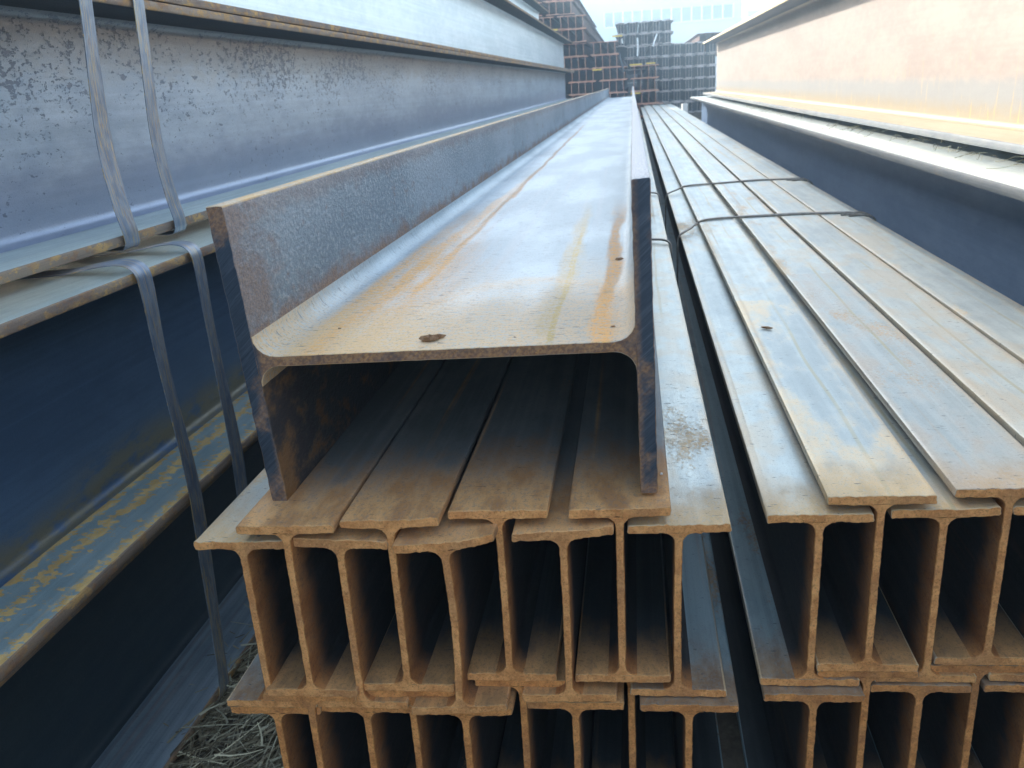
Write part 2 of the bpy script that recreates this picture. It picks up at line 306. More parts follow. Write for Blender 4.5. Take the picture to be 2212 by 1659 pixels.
def straw_mat():
    t = NT('dry straw'); oi = t.n('ShaderNodeNewGeometry')
    r = oi.outputs['Random Per Island']
    rp = t.n('ShaderNodeValToRGB'); t.ln(r, rp.inputs[0])
    e = rp.color_ramp.elements; e[0].position = 0; e[0].color = (.10, .08, .045, 1); e[1].position = 1; e[1].color = (.80, .76, .52, 1)
    k = e.new(.55); k.color = (.30, .27, .17, 1); k = e.new(.8); k.color = (.42, .42, .30, 1)
    return t.finish(rp.outputs[0], .6)
M['straw'] = straw_mat()

# ------------------------------------------------------------------ object helpers
def link(o, parent=None):
    sc.collection.objects.link(o)
    if parent: o.parent = parent
    return o
def thing(name, label, cat, loc, group=None):
    o = bpy.data.objects.new(name, None); o.location = loc; o['label'] = label; o['category'] = cat
    o.empty_display_size = .1; o['kind'] = 'thing'
    if group: o['group'] = group
    return link(o)
def mesh_obj(name, verts, faces, mats, parent=None, fmat=None, sharp=35, smooth=True):
    me = bpy.data.meshes.new(name); me.from_pydata(verts, [], faces)
    for m in mats: me.materials.append(m)
    if fmat: me.polygons.foreach_set('material_index', fmat)
    if smooth:
        me.polygons.foreach_set('use_smooth', [True] * len(faces)); me.set_sharp_from_angle(angle=R_(sharp))
    me.update()
    o = bpy.data.objects.new(name, me); return link(o, parent)
def tag(o, label, cat, group=None, kind=None):
    if label: o['label'] = label
    if cat: o['category'] = cat
    if group: o['group'] = group
    o['kind'] = kind or 'thing'
    return o
def box_geo(x0, x1, y0, y1, z0, z1, V, F):
    b = len(V)
    V += [(x0, y0, z0), (x1, y0, z0), (x1, y1, z0), (x0, y1, z0), (x0, y0, z1), (x1, y0, z1), (x1, y1, z1), (x0, y1, z1)]
    F += [tuple(b + i for i in f) for f in ((0, 3, 2, 1), (4, 5, 6, 7), (0, 1, 5, 4), (1, 2, 6, 5), (2, 3, 7, 6), (3, 0, 4, 7))]

def resample(pts, ds, closed):
    out = []
    n = len(pts)
    for i in range(n if closed else n - 1):
        a = pts[i]; b = pts[(i + 1) % n]; L = math.hypot(b[0] - a[0], b[1] - a[1]); k = max(1, int(math.ceil(L / ds)))
        for j in range(k): out.append((a[0] + (b[0] - a[0]) * j / k, a[1] + (b[1] - a[1]) * j / k))
    if not closed: out.append(pts[-1])
    return out
def rrect(x0, x1, z0, z1, r):
    p = []
    for cx, cz, a0 in ((x1 - r, z0 + r, -90), (x1 - r, z1 - r, 0), (x0 + r, z1 - r, 90), (x0 + r, z0 + r, 180)):
        for k in range(3):
            a = R_(a0 + 45 * k); p.append((cx + r * math.cos(a), cz + r * math.sin(a)))
    return p

STN = [0, .0007, .003, .008, .016, .03, .05, .08, .13, .2, .32, .5, .8, 1.2, 1.8, 2.6, 3.6, 5, 7, 9.5, 12, 15]
def sweep(name, chains, L, warp, mats, parent, ds=.004, seed=0., jit=.0005, inset=.0007, ystart=0., fm=None, capfar=True, label=None, strip=False):
    """chains: list of (points, closed); every chain swept along +y, caps close front and back"""
    st = [s for s in STN if s < L - .5] + [L]
    V = []; F = []; FM = []; fronts = []; backs = []
    for pts, closed in chains:
        q = resample(pts, ds, closed); n = len(q); nor = []
        for i in range(n):
            a = q[i - 1] if (closed or i > 0) else q[i]; b = q[(i + 1) % n] if (closed or i < n - 1) else q[i]
            dx, dz = b[0] - a[0], b[1] - a[1]; l = math.hypot(dx, dz) or 1; nor.append((dz / l, -dx / l))
        base = len(V)
        for k, y in enumerate(st):
            for i, (px, pz) in enumerate(q):
                fx = 1 if (closed or 0 < i < n - 1) else 0
                amt = -inset * fx if k == 0 else 0
                if jit and y < .06:
                    amt += fx * jit * (1.1 * mn.noise(Vector((px * 130 + seed * 9, pz * 130, y * 60 + seed))) + 2.0 * mn.noise(Vector((px * 340 + seed * 5, pz * 340, seed)))) * math.exp(-y / .012)
                X = px + nor[i][0] * amt; Z = pz + nor[i][1] * amt
                yy = y
                if k <= 2 and jit: yy += jit * 2.2 * mn.noise(Vector((px * 70 + seed * 3, pz * 70, seed)))
                V.append(warp(X, Z, yy))
        nx = n if closed else n - 1
        for k in range(len(st) - 1):
            for i in range(nx):
                j = (i + 1) % n; a = base + k * n; b = a + n
                F.append((a + i, b + i, b + j, a + j)); FM.append(fm(q[i], q[j]) if fm else 0)
        fronts += [base + i for i in range(n)]; backs += [base + (len(st) - 1) * n + i for i in range(n)]
    if strip:                                     # two mirrored open chains: zip the caps with quads
        n = len(fronts) // 2
        for ring, flip in ((fronts, False), (backs, True)):
            a, b = ring[:n], ring[n:][::-1]
            for i in range(n - 1):
                q = (a[i], a[i + 1], b[i + 1], b[i]); F.append(q[::-1] if flip else q); FM.append(1)
    else:
        F.append(tuple(fronts)); FM.append(1)
        F.append(tuple(reversed(backs))); FM.append(1)
    o = mesh_obj(name, V, F, mats, parent, FM)
    o['seed'] = seed
    if label: o['label'] = label
    return o

def make_beam(label, loc, L, H=.2, B=.1, tf=.0095, tw=.0076, r=.011, ds=.004, seed=None, lying=False, tips=(0, 0, 0, 0), slant=0., bow=0.,
              mats=None, tipr=.0022, group=None, jit=.0006, wob=.0012, name='steel_i_beam', splay=0., roll=0., fmf=None, cat='steel beam'):
    seed = random.uniform(1, 9) if seed is None else seed
    mats = mats or {}
    t = thing(name, label, cat, loc, group)
    if roll: t.rotation_euler = (0, roll, 0)
    tl, tr, bl, br = tips
    def warp(u, v, y):
        e = math.exp(-max(y, 0) / .05); q = (abs(u) / (B / 2)) ** 2
        dv = 0
        if v > H - tf * 1.2: dv = (tl if u < 0 else tr) * q * e
        elif v < tf * 1.2: dv = (bl if u < 0 else br) * q * e
        u2 = u + bow * math.sin(math.pi * min(1, max(0, v / H))) * math.exp(-y / .25)
        v2 = v + dv + wob * mn.noise(Vector((y * .7, seed, v * 2)))
        u2 += wob * mn.noise(Vector((y * .6, seed + 5, v * 2)))
        yy = y + slant * u * math.exp(-max(y, 0) / .5) if y < 1 else y
        if lying:
            x, z = v2 - H / 2, B / 2 - u2
            yy = y + (slant * x if y < 1 else 0)
            if splay and x < 0: x += -splay * (z / B)
            return (x, yy, z)
        return (u2, yy, v2)
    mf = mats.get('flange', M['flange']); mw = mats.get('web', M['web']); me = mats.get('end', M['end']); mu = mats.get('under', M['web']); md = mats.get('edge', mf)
    def side_top(a, b):
        if lying: return 0
        if abs(a[0]) > B / 2 - tf * .3 and abs(b[0]) > B / 2 - tf * .3: return 3
        return 0 if min(a[1], b[1]) > H - tf * .35 else 2
    def side_bot(a, b):
        if lying: return 0
        if abs(a[0]) > B / 2 - tf * .3 and abs(b[0]) > B / 2 - tf * .3: return 3
        return 0 if min(a[1], b[1]) > tf * .6 else 2
    sweep('flange', [(rrect(-B / 2, B / 2, H - tf, H, tipr), True)], L, warp, [mf, me, mu, mats.get('edge_top', md)], t, ds, seed, jit, fm=side_top)
    mfb = mats.get('flange_low', mf)
    sweep('flange', [(rrect(-B / 2, B / 2, 0, tf, tipr), True)], L, warp, [mfb, me, mu, md], t, ds, seed, jit, fm=side_bot)
    # web with root fillets, right side going up then left side going down
    rt = []; n = 5
    for k in range(n + 1):
        a = R_(90 * k / n); rt.append((tw / 2 + r - r * math.sin(a), tf + r - r * math.cos(a)))
    for k in range(n + 1):
        a = R_(90 * k / n); rt.append((tw / 2 + r - r * math.cos(a), H - tf - r + r * math.sin(a)))
    lf = [(-x, z) for x, z in reversed(rt)]
    sweep('web', [(rt, False), (lf, False)], L, warp, [mw, me], t, ds, seed, jit * .45, strip=True)
    return t

# ------------------------------------------------------------------ ground
gm = mesh_obj('ground', [(-150, -60, 0), (150, -60, 0), (150, 300, 0), (-150, 300, 0)], [(0, 1, 2, 3)], [M['ground']], smooth=False)
gm['kind'] = 'structure'; gm['seed'] = 1.0

# ------------------------------------------------------------------ small beams: left stack (A over B), right stack (C over D)
HI, LO = -.583 + G, -.6025 + G       # raised and low beams lock together two flange thicknesses apart
GA = 'small rusty steel beams in the left stack'
rowA = [  # x, y, high, length, tips, slant, bow, label
 (-.3870, .690, 0, 13.0, (.000, .001, .0, .0), .04, .000, 'rusty beam at the left corner of the stack, flange sticking out past the big beam'),
 (-.3385, .686, 1, 13.0, (.000, .001, .0, -.001), .04, .000, 'rusty small beam with its flange under the left foot of the big beam'),
 (-.2890, .695, 0, 13.0, (.003, -.002, .0, .0), .03, .000, 'rusty small beam, low wavy flange tucked right of the beam under the big left foot'),
 (-.2375, .699, 1, 13.0, (.000, .003, .0, .0), .03, .000, 'rusty small beam, second raised flange from the left below the big beam opening'),
 (-.1850, .692, 0, 13.0, (-.001, .008, .0, .0), .12, .004, 'rusty small beam with a twisted low flange bent up on its right side'),
 (-.1350, .722, 1, 13.0, (.000, .000, .0, .0), .04, .001, 'rusty small beam with raised flange under the middle of the big beam opening'),
 (-.0725, .716, 0, 13.0, (-.002, .005, .0, .0), .06, .001, 'rusty beam whose low flange curls up at its right, between the last two raised flanges'),
 (-.0185, .726, 1, 13.0, (-.001, .001, .0, .0), .04, .000, 'rusty small beam with its flange under the right foot of the big beam'),
 (.0385, .731, 0, 13.0, (-.001, .001, .0, .0), .03, -.001, 'small beam at the right edge of the left stack, long pale top flange in view'),
]
for x, y, hi, L, tips, sl, bow, lab in rowA:
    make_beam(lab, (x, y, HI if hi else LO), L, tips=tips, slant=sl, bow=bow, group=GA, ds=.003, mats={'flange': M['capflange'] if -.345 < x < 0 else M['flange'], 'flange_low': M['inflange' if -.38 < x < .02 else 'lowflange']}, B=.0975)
rowB = [
 (-.3850, .693, 0, 'lower rusty beam at the left corner of the stack, above the dry straw'),
 (-.3440, .690, 1, 'lower rusty beam second from the left, web rising beside the straw gap'),
 (-.2880, .700, 0, 'lower rusty beam third from the left, in the bottom row of the left stack'),
 (-.2380, .704, 1, 'lower rusty beam below the second raised flange from the left'),
 (-.1820, .702, 0, 'lower rusty beam right under the twisted-flange beam'),
 (-.1240, .726, 1, 'lower rusty beam under the raised beam in the middle of the left stack'),
 (-.0680, .718, 0, 'lower rusty beam with its top flange touching the beam that curls up at its right'),
 (-.0100, .748, 1, 'lower rusty beam set back between the last two low flanges of the left stack'),
 (.0480, .722, 0, 'lower rusty beam at the right corner of the left stack beside the dark gap'),
]
for x, y, hi, lab in rowB:
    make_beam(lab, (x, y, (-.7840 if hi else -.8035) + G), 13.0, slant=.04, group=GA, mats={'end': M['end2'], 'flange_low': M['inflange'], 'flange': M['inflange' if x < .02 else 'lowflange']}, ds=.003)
GC = 'small steel beams in the right stack'
rowC = [
 (.1725, .755, 0, 'small beam at the left edge of the right stack, open web side facing the gap'),
 (.2285, .757, 1, 'small beam with the pale patch-stained flange, first raised one of the right stack'),
 (.2895, .768, 0, 'small beam with a low rusty flange between the two raised flanges of the right stack'),
 (.3475, .772, 1, 'small beam with a grey scuffed raised flange, cut by the right picture edge'),
 (.4020, .775, 0, 'small low beam hidden between the second and third raised flanges of the right stack'),
 (.4565, .780, 1, 'small beam with raised pale flange, third raised one from the left in the right stack'),
 (.5080, .780, 0, 'small low beam showing as a thin line between the two rightmost raised flanges'),
 (.5620, .785, 1, 'small beam with raised pale flange, last raised one beside the dark girder'),
 (.6050, .790, 0, 'small beam at the far right edge of the right stack, beside the dark girder web'),
]
for i, (x, y, hi, lab) in enumerate(rowC):
    make_beam(lab, (x, y, HI if hi else LO), 13.6, slant=.04, tips=(0, .002 if i == 2 else 0, 0, 0), group=GC, ds=.003 if i < 5 else .006, mats={'flange_low': M['inflange' if i else 'lowflange'], 'flange': M['patchflange'] if i == 1 else M['scuffflange'] if i == 3 else M['flange']})
rowD = [
 (.1750, .744, 0, 'lower beam at the left corner of the right stack'),
 (.2300, .760, 1, 'lower beam second from the left in the right stack, web rising into the joint'),
 (.2850, .765, 0, 'lower beam third from the left in the right stack'),
 (.3420, .775, 1, 'lower beam fourth from the left in the right stack, cut by the picture corner'),
 (.3980, .772, 0, 'lower beam fifth from the left in the right stack, only its flange tip in view'),
]
for x, y, hi, lab in rowD:
    make_beam(lab, (x, y, (-.7840 if hi else -.8035) + G), 13.6, slant=.04, group=GC, mats={'end': M['end2'], 'flange_low': M['inflange'], 'flange': M['lowflange']}, ds=.003)
for i, yy in enumerate((2.2, 6.2, 10.2)):
    V = []; F = []; box_geo(-.48, .72, -.06, .06, 0, G - .8040, V, F)
    o = mesh_obj('timber_sleeper', V, F, [M['timber']], smooth=False); o.location = (0, yy, 0); o['seed'] = i + .5
    tag(o, 'weathered timber sleeper under the small beam stacks, %s one' % ('nearest', 'middle', 'farthest')[i], 'timber', 'timber sleepers under the beams')

# ------------------------------------------------------------------ the big beam lying on its flange tips
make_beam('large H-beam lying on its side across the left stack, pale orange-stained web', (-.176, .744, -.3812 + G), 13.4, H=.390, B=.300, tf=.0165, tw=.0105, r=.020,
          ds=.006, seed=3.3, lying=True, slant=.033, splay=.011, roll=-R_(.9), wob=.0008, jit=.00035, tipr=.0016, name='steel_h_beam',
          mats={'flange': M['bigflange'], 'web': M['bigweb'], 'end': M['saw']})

# ------------------------------------------------------------------ large girders left and right
def girder(label, xe, ztop, y0, y1, side, H=.39, B=.30, tf=.016, tw=.010, r=.020, mats=None, seed=None, group=None):
    """xe: x of the flange tip that faces the aisle; side -1 left of the aisle, +1 right"""
    xc = xe + side * B / 2
    return make_beam(label, (xc, y0, ztop - H + G), y1 - y0, H, B, tf, tw, r, ds=.02, mats=mats, seed=seed, group=group, name='steel_h_beam', jit=0, wob=.004, tipr=.003)
GL = 'large H-beams stacked on the left'
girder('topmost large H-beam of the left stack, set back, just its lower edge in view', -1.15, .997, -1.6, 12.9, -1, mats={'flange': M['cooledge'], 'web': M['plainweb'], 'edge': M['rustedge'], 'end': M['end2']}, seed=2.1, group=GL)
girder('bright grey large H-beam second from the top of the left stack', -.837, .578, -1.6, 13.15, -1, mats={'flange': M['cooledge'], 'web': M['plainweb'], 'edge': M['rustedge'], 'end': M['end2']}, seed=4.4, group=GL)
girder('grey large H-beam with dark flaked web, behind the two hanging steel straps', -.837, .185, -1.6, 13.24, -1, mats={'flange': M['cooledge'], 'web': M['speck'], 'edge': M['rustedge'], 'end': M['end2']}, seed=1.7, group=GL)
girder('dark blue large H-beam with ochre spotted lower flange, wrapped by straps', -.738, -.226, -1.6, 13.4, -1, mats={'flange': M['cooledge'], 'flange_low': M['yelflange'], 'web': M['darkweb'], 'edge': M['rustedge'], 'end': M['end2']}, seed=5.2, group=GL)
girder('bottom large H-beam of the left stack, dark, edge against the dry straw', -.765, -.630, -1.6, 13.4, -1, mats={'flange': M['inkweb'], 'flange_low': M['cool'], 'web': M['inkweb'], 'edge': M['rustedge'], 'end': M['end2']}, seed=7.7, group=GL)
GR = 'large girders stacked on the right'
girder('sunlit pinkish tall girder on top of the right stack', .850, .387, -1.4, 11.2, 1, H=.595, B=.34, tf=.021, tw=.012, r=.018, mats={'flange': M['creamflange'], 'web': M['pinkweb'], 'edge': M['greyedge'], 'edge_top': M['ochreedge'], 'under': M['underblue'], 'end': M['end2']}, seed=6.1, group=GR)
girder('dark tall girder under the sunlit one, pale upper flange', .720, -.236, -1.4, 11.5, 1, H=.595, tf=.022, tw=.012, r=.018, mats={'flange': M['paledge'], 'web': M['slateweb'], 'edge': M['greyedge'], 'end': M['end2']}, seed=8.3, group=GR)
for i, (xx, yy, zt, zb, w_) in enumerate([(1.0, 1.0, -.832, -1.05, .5), (1.0, 5, -.832, -1.05, .5), (1.0, 9, -.832, -1.05, .5), (1.04, 2.5, -.2095, -.2355, .10), (1.04, 7.5, -.2095, -.2355, .10), (-.95, 3.5, -.206, -.2255, .10), (-.95, 8.5, -.206, -.2255, .10)]):
    V = []; F = []; box_geo(-w_ / 2, w_ / 2, -.05, .05, 0, zt - zb - .0006, V, F)
    o = mesh_obj('timber_packer' if w_ < .2 else 'timber_sleeper', V, F, [M['timber']], smooth=False); o.location = (xx, yy, zb + G + .0003); o['seed'] = i + 2.5
    tag(o, 'thin timber packer in the %s, %s one' % ('joint of the right girders' if xx > 0 else 'joint of the left large beams', 'nearer' if yy < 5 else 'farther') if w_ < .2 else 'timber sleeper under the dark tall girder, %s one' % {1: 'nearest', 5: 'middle', 9: 'farthest'}[yy], 'timber', 'timber packers between large beams' if w_ < .2 else 'timber sleepers under the right girders')

# ------------------------------------------------------------------ steel straps
def strap(label, pts, width, thick=.0012, group=None):
    """pts: (x, y, z) centre line; ribbon width runs along y"""
    # round the corners (Chaikin)
    P = [Vector(p) for p in pts]
    for _ in range(3):
        Q = [P[0]]
        for a, b in zip(P[:-1], P[1:]): Q += [a.lerp(b, .25), a.lerp(b, .75)]
        Q.append(P[-1]); P = Q
    V = []; F = []; n = len(P)
    for i, p in enumerate(P):
        a = P[max(0, i - 1)]; b = P[min(n - 1, i + 1)]; tg = (b - a).normalized()
        wv = Vector((0, 1, 0)); wv = (wv - tg * wv.dot(tg)).normalized(); nv = tg.cross(wv).normalized()
        tw = .25 * mn.noise(Vector((p.z * 3, p.y * 9, 1.3)))
        wv2 = wv * math.cos(tw) + nv * math.sin(tw); nv2 = nv * math.cos(tw) - wv * math.sin(tw)
        for s, k in ((-1, -1), (1, -1), (1, 1), (-1, 1)): V.append(tuple(p + wv2 * (s * width / 2) + nv2 * (k * thick / 2)))
    for i in range(n - 1):
        for k in range(4):
            a = i * 4 + k; b = i * 4 + (k + 1) % 4; F.append((a, b, b + 4, a + 4))
    F += [(3, 2, 1, 0), tuple(len(V) - 4 + k for k in range(4))]
    o = mesh_obj('steel_strap', V, F, [M['strap']]); o['seed'] = pts[0][1] * 3
    return tag(o, label, 'strap', group)
def g(*p): return [(a, b, c + G) for a, b, c in p]
GS = 'steel straps round the left beams'
for y0, y1, lab in ((1.335, 1.318, 'nearer of the two upper flat steel straps hanging over the flaked grey web'), (1.487, 1.480, 'farther of the two upper flat steel straps hanging over the flaked grey web')):
    dx = -.004 if y0 < 1.4 else .0
    strap(lab, g((-1.13, y0, .5792), (-.86, y0, .5810), (-.829, y0, .574), (-.8315, y0, .52), (-.833, y0, .30), (-.8325, y0, .20), (-.842 + dx, y0 - .002, .06), (-.846 + dx, y0 - .010, -.05),
                 (-.838, y1, -.15), (-.8295, y1, -.19), (-.832, y1, -.212), (-.85, y1, -.214), (-.90, y1, -.210), (-.99, y1, -.2075), (-1.13, y1, -.2075)), .042, group=GS)
for y0, y1, lab in ((1.170, 1.190, 'nearer of the two lower steel straps, bent over the dark blue beam edge'), (1.335, 1.350, 'farther of the two lower steel straps, bent over the dark blue beam edge')):
    strap(lab, g((-1.03, y0, -.2245), (-.86, y0, -.2235), (-.80, y0, -.212), (-.755, y0, -.208), (-.732, y0, -.220), (-.7290, y0, -.25), (-.7305, y0, -.36), (-.731, y1, -.58),
                 (-.734, y1, -.66), (-.750, y1, -.98), (-.758, y1, -1.022), (-.79, y1, -1.0235), (-1.06, y1, -1.0235)), .037, group=GS)

# ------------------------------------------------------------------ tie wires
def tube(path, rad, V, F, seg=6):
    P = [Vector(p) for p in path]
    for _ in range(2):
        Q = [P[0]]
        for a, b in zip(P[:-1], P[1:]): Q += [a.lerp(b, .25), a.lerp(b, .75)]
        Q.append(P[-1]); P = Q
    base = len(V); n = len(P)
    for i, p in enumerate(P):
        tg = (P[min(n - 1, i + 1)] - P[max(0, i - 1)]).normalized()
        u = tg.orthogonal().normalized() if abs(tg.y) > .9 else (Vector((0, 1, 0)) - tg * tg.y).normalized(); v = tg.cross(u)
        for k in range(seg):
            a = 2 * math.pi * k / seg; V.append(tuple(p + (u * math.cos(a) + v * math.sin(a)) * rad))
    for i in range(n - 1):
        for k in range(seg):
            a = base + i * seg + k; b = base + i * seg + (k + 1) % seg; F.append((a, a + seg, b + seg, b))
def wire(label, paths, rad=.0028):
    V = []; F = []
    for p in paths: tube(p, rad, V, F)
    o = mesh_obj('tie_wire', V, F, [M['wire']], sharp=60); o['seed'] = 1.2
    return tag(o, label, 'wire', 'wires tied round the small beams')
T = -.3800
for k, (lab, ys) in enumerate((('nearer doubled tie wire looped over the right stack', (2.31, 2.44, 2.475, 2.48, 2.47)), ('farther doubled tie wire looped over the right stack', (3.19, 3.27, 3.31, 3.345, 3.345)))):
    ps = []
    for s in (0, .0062):
        yy = [v + s for v in ys]
        ps.append(g((.112, yy[0] - .02, -.80), (.112, yy[0] - .02, -.62), (.114, yy[0] - .01, -.45), (.115, yy[0], -.405), (.122, yy[0], -.394), (.165, yy[0] + .6 * (yy[1] - yy[0]), -.386), (.183, yy[1], T), (.24, yy[1] + .02, T + .001), (.32, yy[2], T), (.45, yy[3], T + .0015 * (s > 0)), (.52, yy[3], T), (.61, yy[4], T), (.63, yy[4], T - .002), (.655, yy[4], -.396), (.662, yy[4], -.410), (.662, yy[4], -.6), (.660, yy[4], -.80)))
    ps.append(g((.56, ys[4] - .03, T - .001), (.60, ys[4] - .026, T + .001), (.64, ys[4] - .02, T - .010)))
    ps.append(g((.575, ys[4] - .055, T - .001), (.61, ys[4] - .05, T + .001), (.63, ys[4] - .05, T - .003)))
    wire(lab, ps)
for lab, y in (('nearer tie wire of the left stack, curving down at its right edge', 2.22), ('farther tie wire of the left stack, curving down at its right edge', 3.21)):
    ps = []
    for s in (0, .0065):
        ps.append(g((.024, y + .03 + s, -.3945), (.045, y + .025 + s, -.3945), (.075, y + .01 + s, -.3935), (.090, y - .02 + s, -.3955), (.0935, y - .03 + s, -.41), (.093, y - .03 + s, -.60), (.092, y - .03 + s, -.79)))
    wire(lab, ps, .0026)

# ------------------------------------------------------------------ debris on the beams
def lump(name, label, cat, loc, sx, sy, sz, mat, seed, rz=0):
    V = []; F = []; n = 9; rings = 4; rg = 1.0 if name == 'rust_flake' else .55
    for j in range(rings + 1):
        ph = math.pi * j / rings
        for i in range(n):
            a = 2 * math.pi * i / n; k = 1 + rg * mn.noise(Vector((math.cos(a) * 2.6 + seed, math.sin(a) * 2.6, ph * 1.8)))
            V.append((sx * k * math.sin(ph) * math.cos(a), sy * k * math.sin(ph) * math.sin(a), sz * (1 - math.cos(ph)) * .5 * (.7 + .5 * k)))
    for j in range(rings):
        for i in range(n):
            a = j * n + i; b = j * n + (i + 1) % n; F.append((a, b, b + n, a + n))
    o = mesh_obj(name, V, F, [mat], sharp=25); o.location = loc; o.rotation_euler = (0, 0, rz); o['seed'] = seed
    return tag(o, label, cat)
wz = lambda x: -.2285 + .0157 * (x + .18) + G + .0012
lump('rust_flake', 'curled brown rust flake lying near the front of the big web', 'rust flake', (-.199, .772, wz(-.199)),   .0090, .0050, .0058, M['flake'], 11.7, .15)
lump('rust_flake', 'thin rust sliver leaning on the curled brown flake', 'rust flake', (-.192, .779, wz(-.192)), .007, .003, .005, M['flake'], 2.6, .6)
lump('pebble', 'small brown pebble on the orange stain of the big web', 'pebble', (-.310, .832, wz(-.31)), .0022, .0018, .002, M['flake'], 3.1)
lump('pebble', 'tiny white chip near the front left corner of the big web', 'pebble', (-.348, .772, wz(-.348)), .0016, .0022, .0018, M['chip'], 4.4)
lump('pebble', 'tiny dark grain right of the curled rust flake', 'pebble', (-.115, .775, wz(-.115)), .0016, .0014, .0015, M['flake'], 5.1)
lump('pebble', 'brown grain on the right orange stain of the big web', 'pebble', (-.022, .799, wz(-.022)), .0026, .002, .002, M['flake'], 6.3)
lump('pebble', 'dull crumb by the right flange further up the big web', 'pebble', (-.020, 1.13, wz(-.02)), .006, .006, .003, M['flake'], 7.3)
lump('dead_leaf', 'small dark dead leaf on the patch-stained raised flange of the right stack', 'leaf', (.205, 1.335, -.3828 + G), .010, .004, .003, M['flake'], 8.3, -.5)
lump('pebble', 'white chip on the flange right of the big beam foot', 'pebble', (.024, .80, -.3826 + G), .0015, .002, .002, M['chip'], 9.2)

# ------------------------------------------------------------------ straw
def straw_mesh(name, boxes, label, lmin, lmax, wid=.0022):
    V = []; F = []
    for (x0, x1, y0, y1, z0, hgt, cnt) in boxes:
        for _ in range(cnt):
            x = random.uniform(x0, x1); y = random.uniform(y0, y1); z = z0 + hgt * random.random() ** 1.5
            a = random.gauss(1.0, .75); L = random.uniform(lmin, lmax); pit = random.gauss(0, .16)
            d = Vector((math.cos(a) * math.cos(pit), math.sin(a) * math.cos(pit), math.sin(pit)))
            s = d.cross(Vector((random.uniform(-.5, .5), random.uniform(-.5, .5), 1))).normalized() * wid * random.uniform(.4, 1.2)
            cv = Vector((random.uniform(-.2, .2), random.uniform(-.2, .2), random.uniform(-.2, .05))) * L
            b = len(V)
            for k in range(4):
                t = k / 3; p = Vector((x, y, z)) + d * (L * (t - .5)) + cv * (t * (1 - t) * 1.6); wk = 1 - .6 * t
                if p.z < .002: p.z = .002
                V.append(tuple(p - s * wk)); V.append(tuple(p + s * wk))
            for k in range(3): F.append((b + 2 * k, b + 2 * k + 1, b + 2 * k + 3, b + 2 * k + 2))
    o = mesh_obj(name, V, F, [M['straw']], smooth=False)
    return tag(o, label, 'straw', kind='stuff')
straw_mesh('straw', [(-.80, -.30, .75, 1.75, 0, .05, 6500), (-.80, -.30, .2, .75, 0, .04, 900), (-.80, .7, 1.75, 5, 0, .03, 2600)], 'dry straw littering the ground between the left beams and the stack', .04, .13)
V = []; F = []
for _ in range(170):
    y = 1.3 + 5.5 * random.random() ** 1.6; x = .852 + random.uniform(-.03, .06); z = -.222 + G
    a = random.uniform(-2.6, 2.6); L = random.uniform(.015, .075); d = Vector((-.8 * random.random() - .05, math.sin(a) * .6, random.uniform(-.5, .25))).normalized()
    tube([(x, y, z), tuple(Vector((x, y, z)) + d * L * .5 + Vector((0, 0, .004))), (x + d.x * L, y + d.y * L, max(z + d.z * L, -.234 + G))], .0007, V, F, 3)
tag(mesh_obj('straw', V, F, [M['straw']], sharp=60), 'wisps of dry straw poking from the joint between the right girders', 'straw', kind='stuff')

# ------------------------------------------------------------------ far piles
def simple_beam_mesh(H, B, tf, tw, L, mat, emat):
    o = [(-B/2, 0), (B/2, 0), (B/2, tf), (tw/2, tf), (tw/2, H - tf), (B/2, H - tf), (B/2, H), (-B/2, H), (-B/2, H - tf), (-tw/2, H - tf), (-tw/2, tf), (-B/2, tf)]
    V = [(x, 0, z) for x, z in o] + [(x, L, z) for x, z in o]; n = len(o)
    F = [(i, i + n, (i + 1) % n + n, (i + 1) % n) for i in range(n)] + [tuple(range(n)), tuple(reversed(range(n, 2 * n)))]
    me = bpy.data.meshes.new('far_beam'); me.from_pydata(V, [], F); me.materials.append(mat); me.materials.append(emat or mat); me.polygons[n].material_index = 1; me.update(); return me
meB = [simple_beam_mesh(.203, .112, .012, .008, L, M['bgrust'], M['bgrustend']) for L in (11.0,)]
meG = [simple_beam_mesh(.190, .100, .010, .006, 11.0, M['bggrey'], M['bggreyend'])]
def far_beam(me, x, y, z, label, group):
    o = bpy.data.objects.new('steel_i_beam', me); o.location = (x, y + random.uniform(-.05, .05), z); o.rotation_euler = (0, random.gauss(0, .012), random.gauss(0, .002)); o['seed'] = random.uniform(0, 9)
    tag(o, label, 'steel beam', group); return link(o)
ORD = 'first second third fourth fifth sixth seventh eighth ninth tenth eleventh twelfth thirteenth fourteenth fifteenth sixteenth seventeenth eighteenth nineteenth twentieth twenty-first twenty-second twenty-third twenty-fourth'.split()
# brown pile: rows given by their top height (camera-relative) and x range
brown = [(1.50, -1.75, -.95), (1.295, -1.75, -.93), (1.065, -1.75, -.73), (.86, -1.75, -.72),
         (.648, -1.60, -.21), (.443, -1.60, -.21), (.238, -1.60, .44), (.035, -1.60, .44), (-.170, -1.60, .46), (-.375, -1.6, .50), (-.58, -1.0, .50)]
tops = {1.50: 'uppermost', 1.295: 'upper', 1.065: 'upper', .86: 'upper'}
for row, (zt, x0, x1) in enumerate(brown):
    x = x1 - .056; k = 0
    skew = random.uniform(-.02, .02)
    while x > x0:
        up = zt > .7
        far_beam(meB[0], x + skew, 15.0 + (0 if up else .25), zt - .2035 + G + (0.018 * (x1 - x) * .2),
                 '%s beam from the right, %s course from the top, brown far pile' % (ORD[k], ORD[row]),
                 'beam ends in the raised block of the brown far pile' if up else 'beam ends in the lower brown far pile')
        k += 1; x -= .117 + (.055 if k % 4 == 0 else 0)
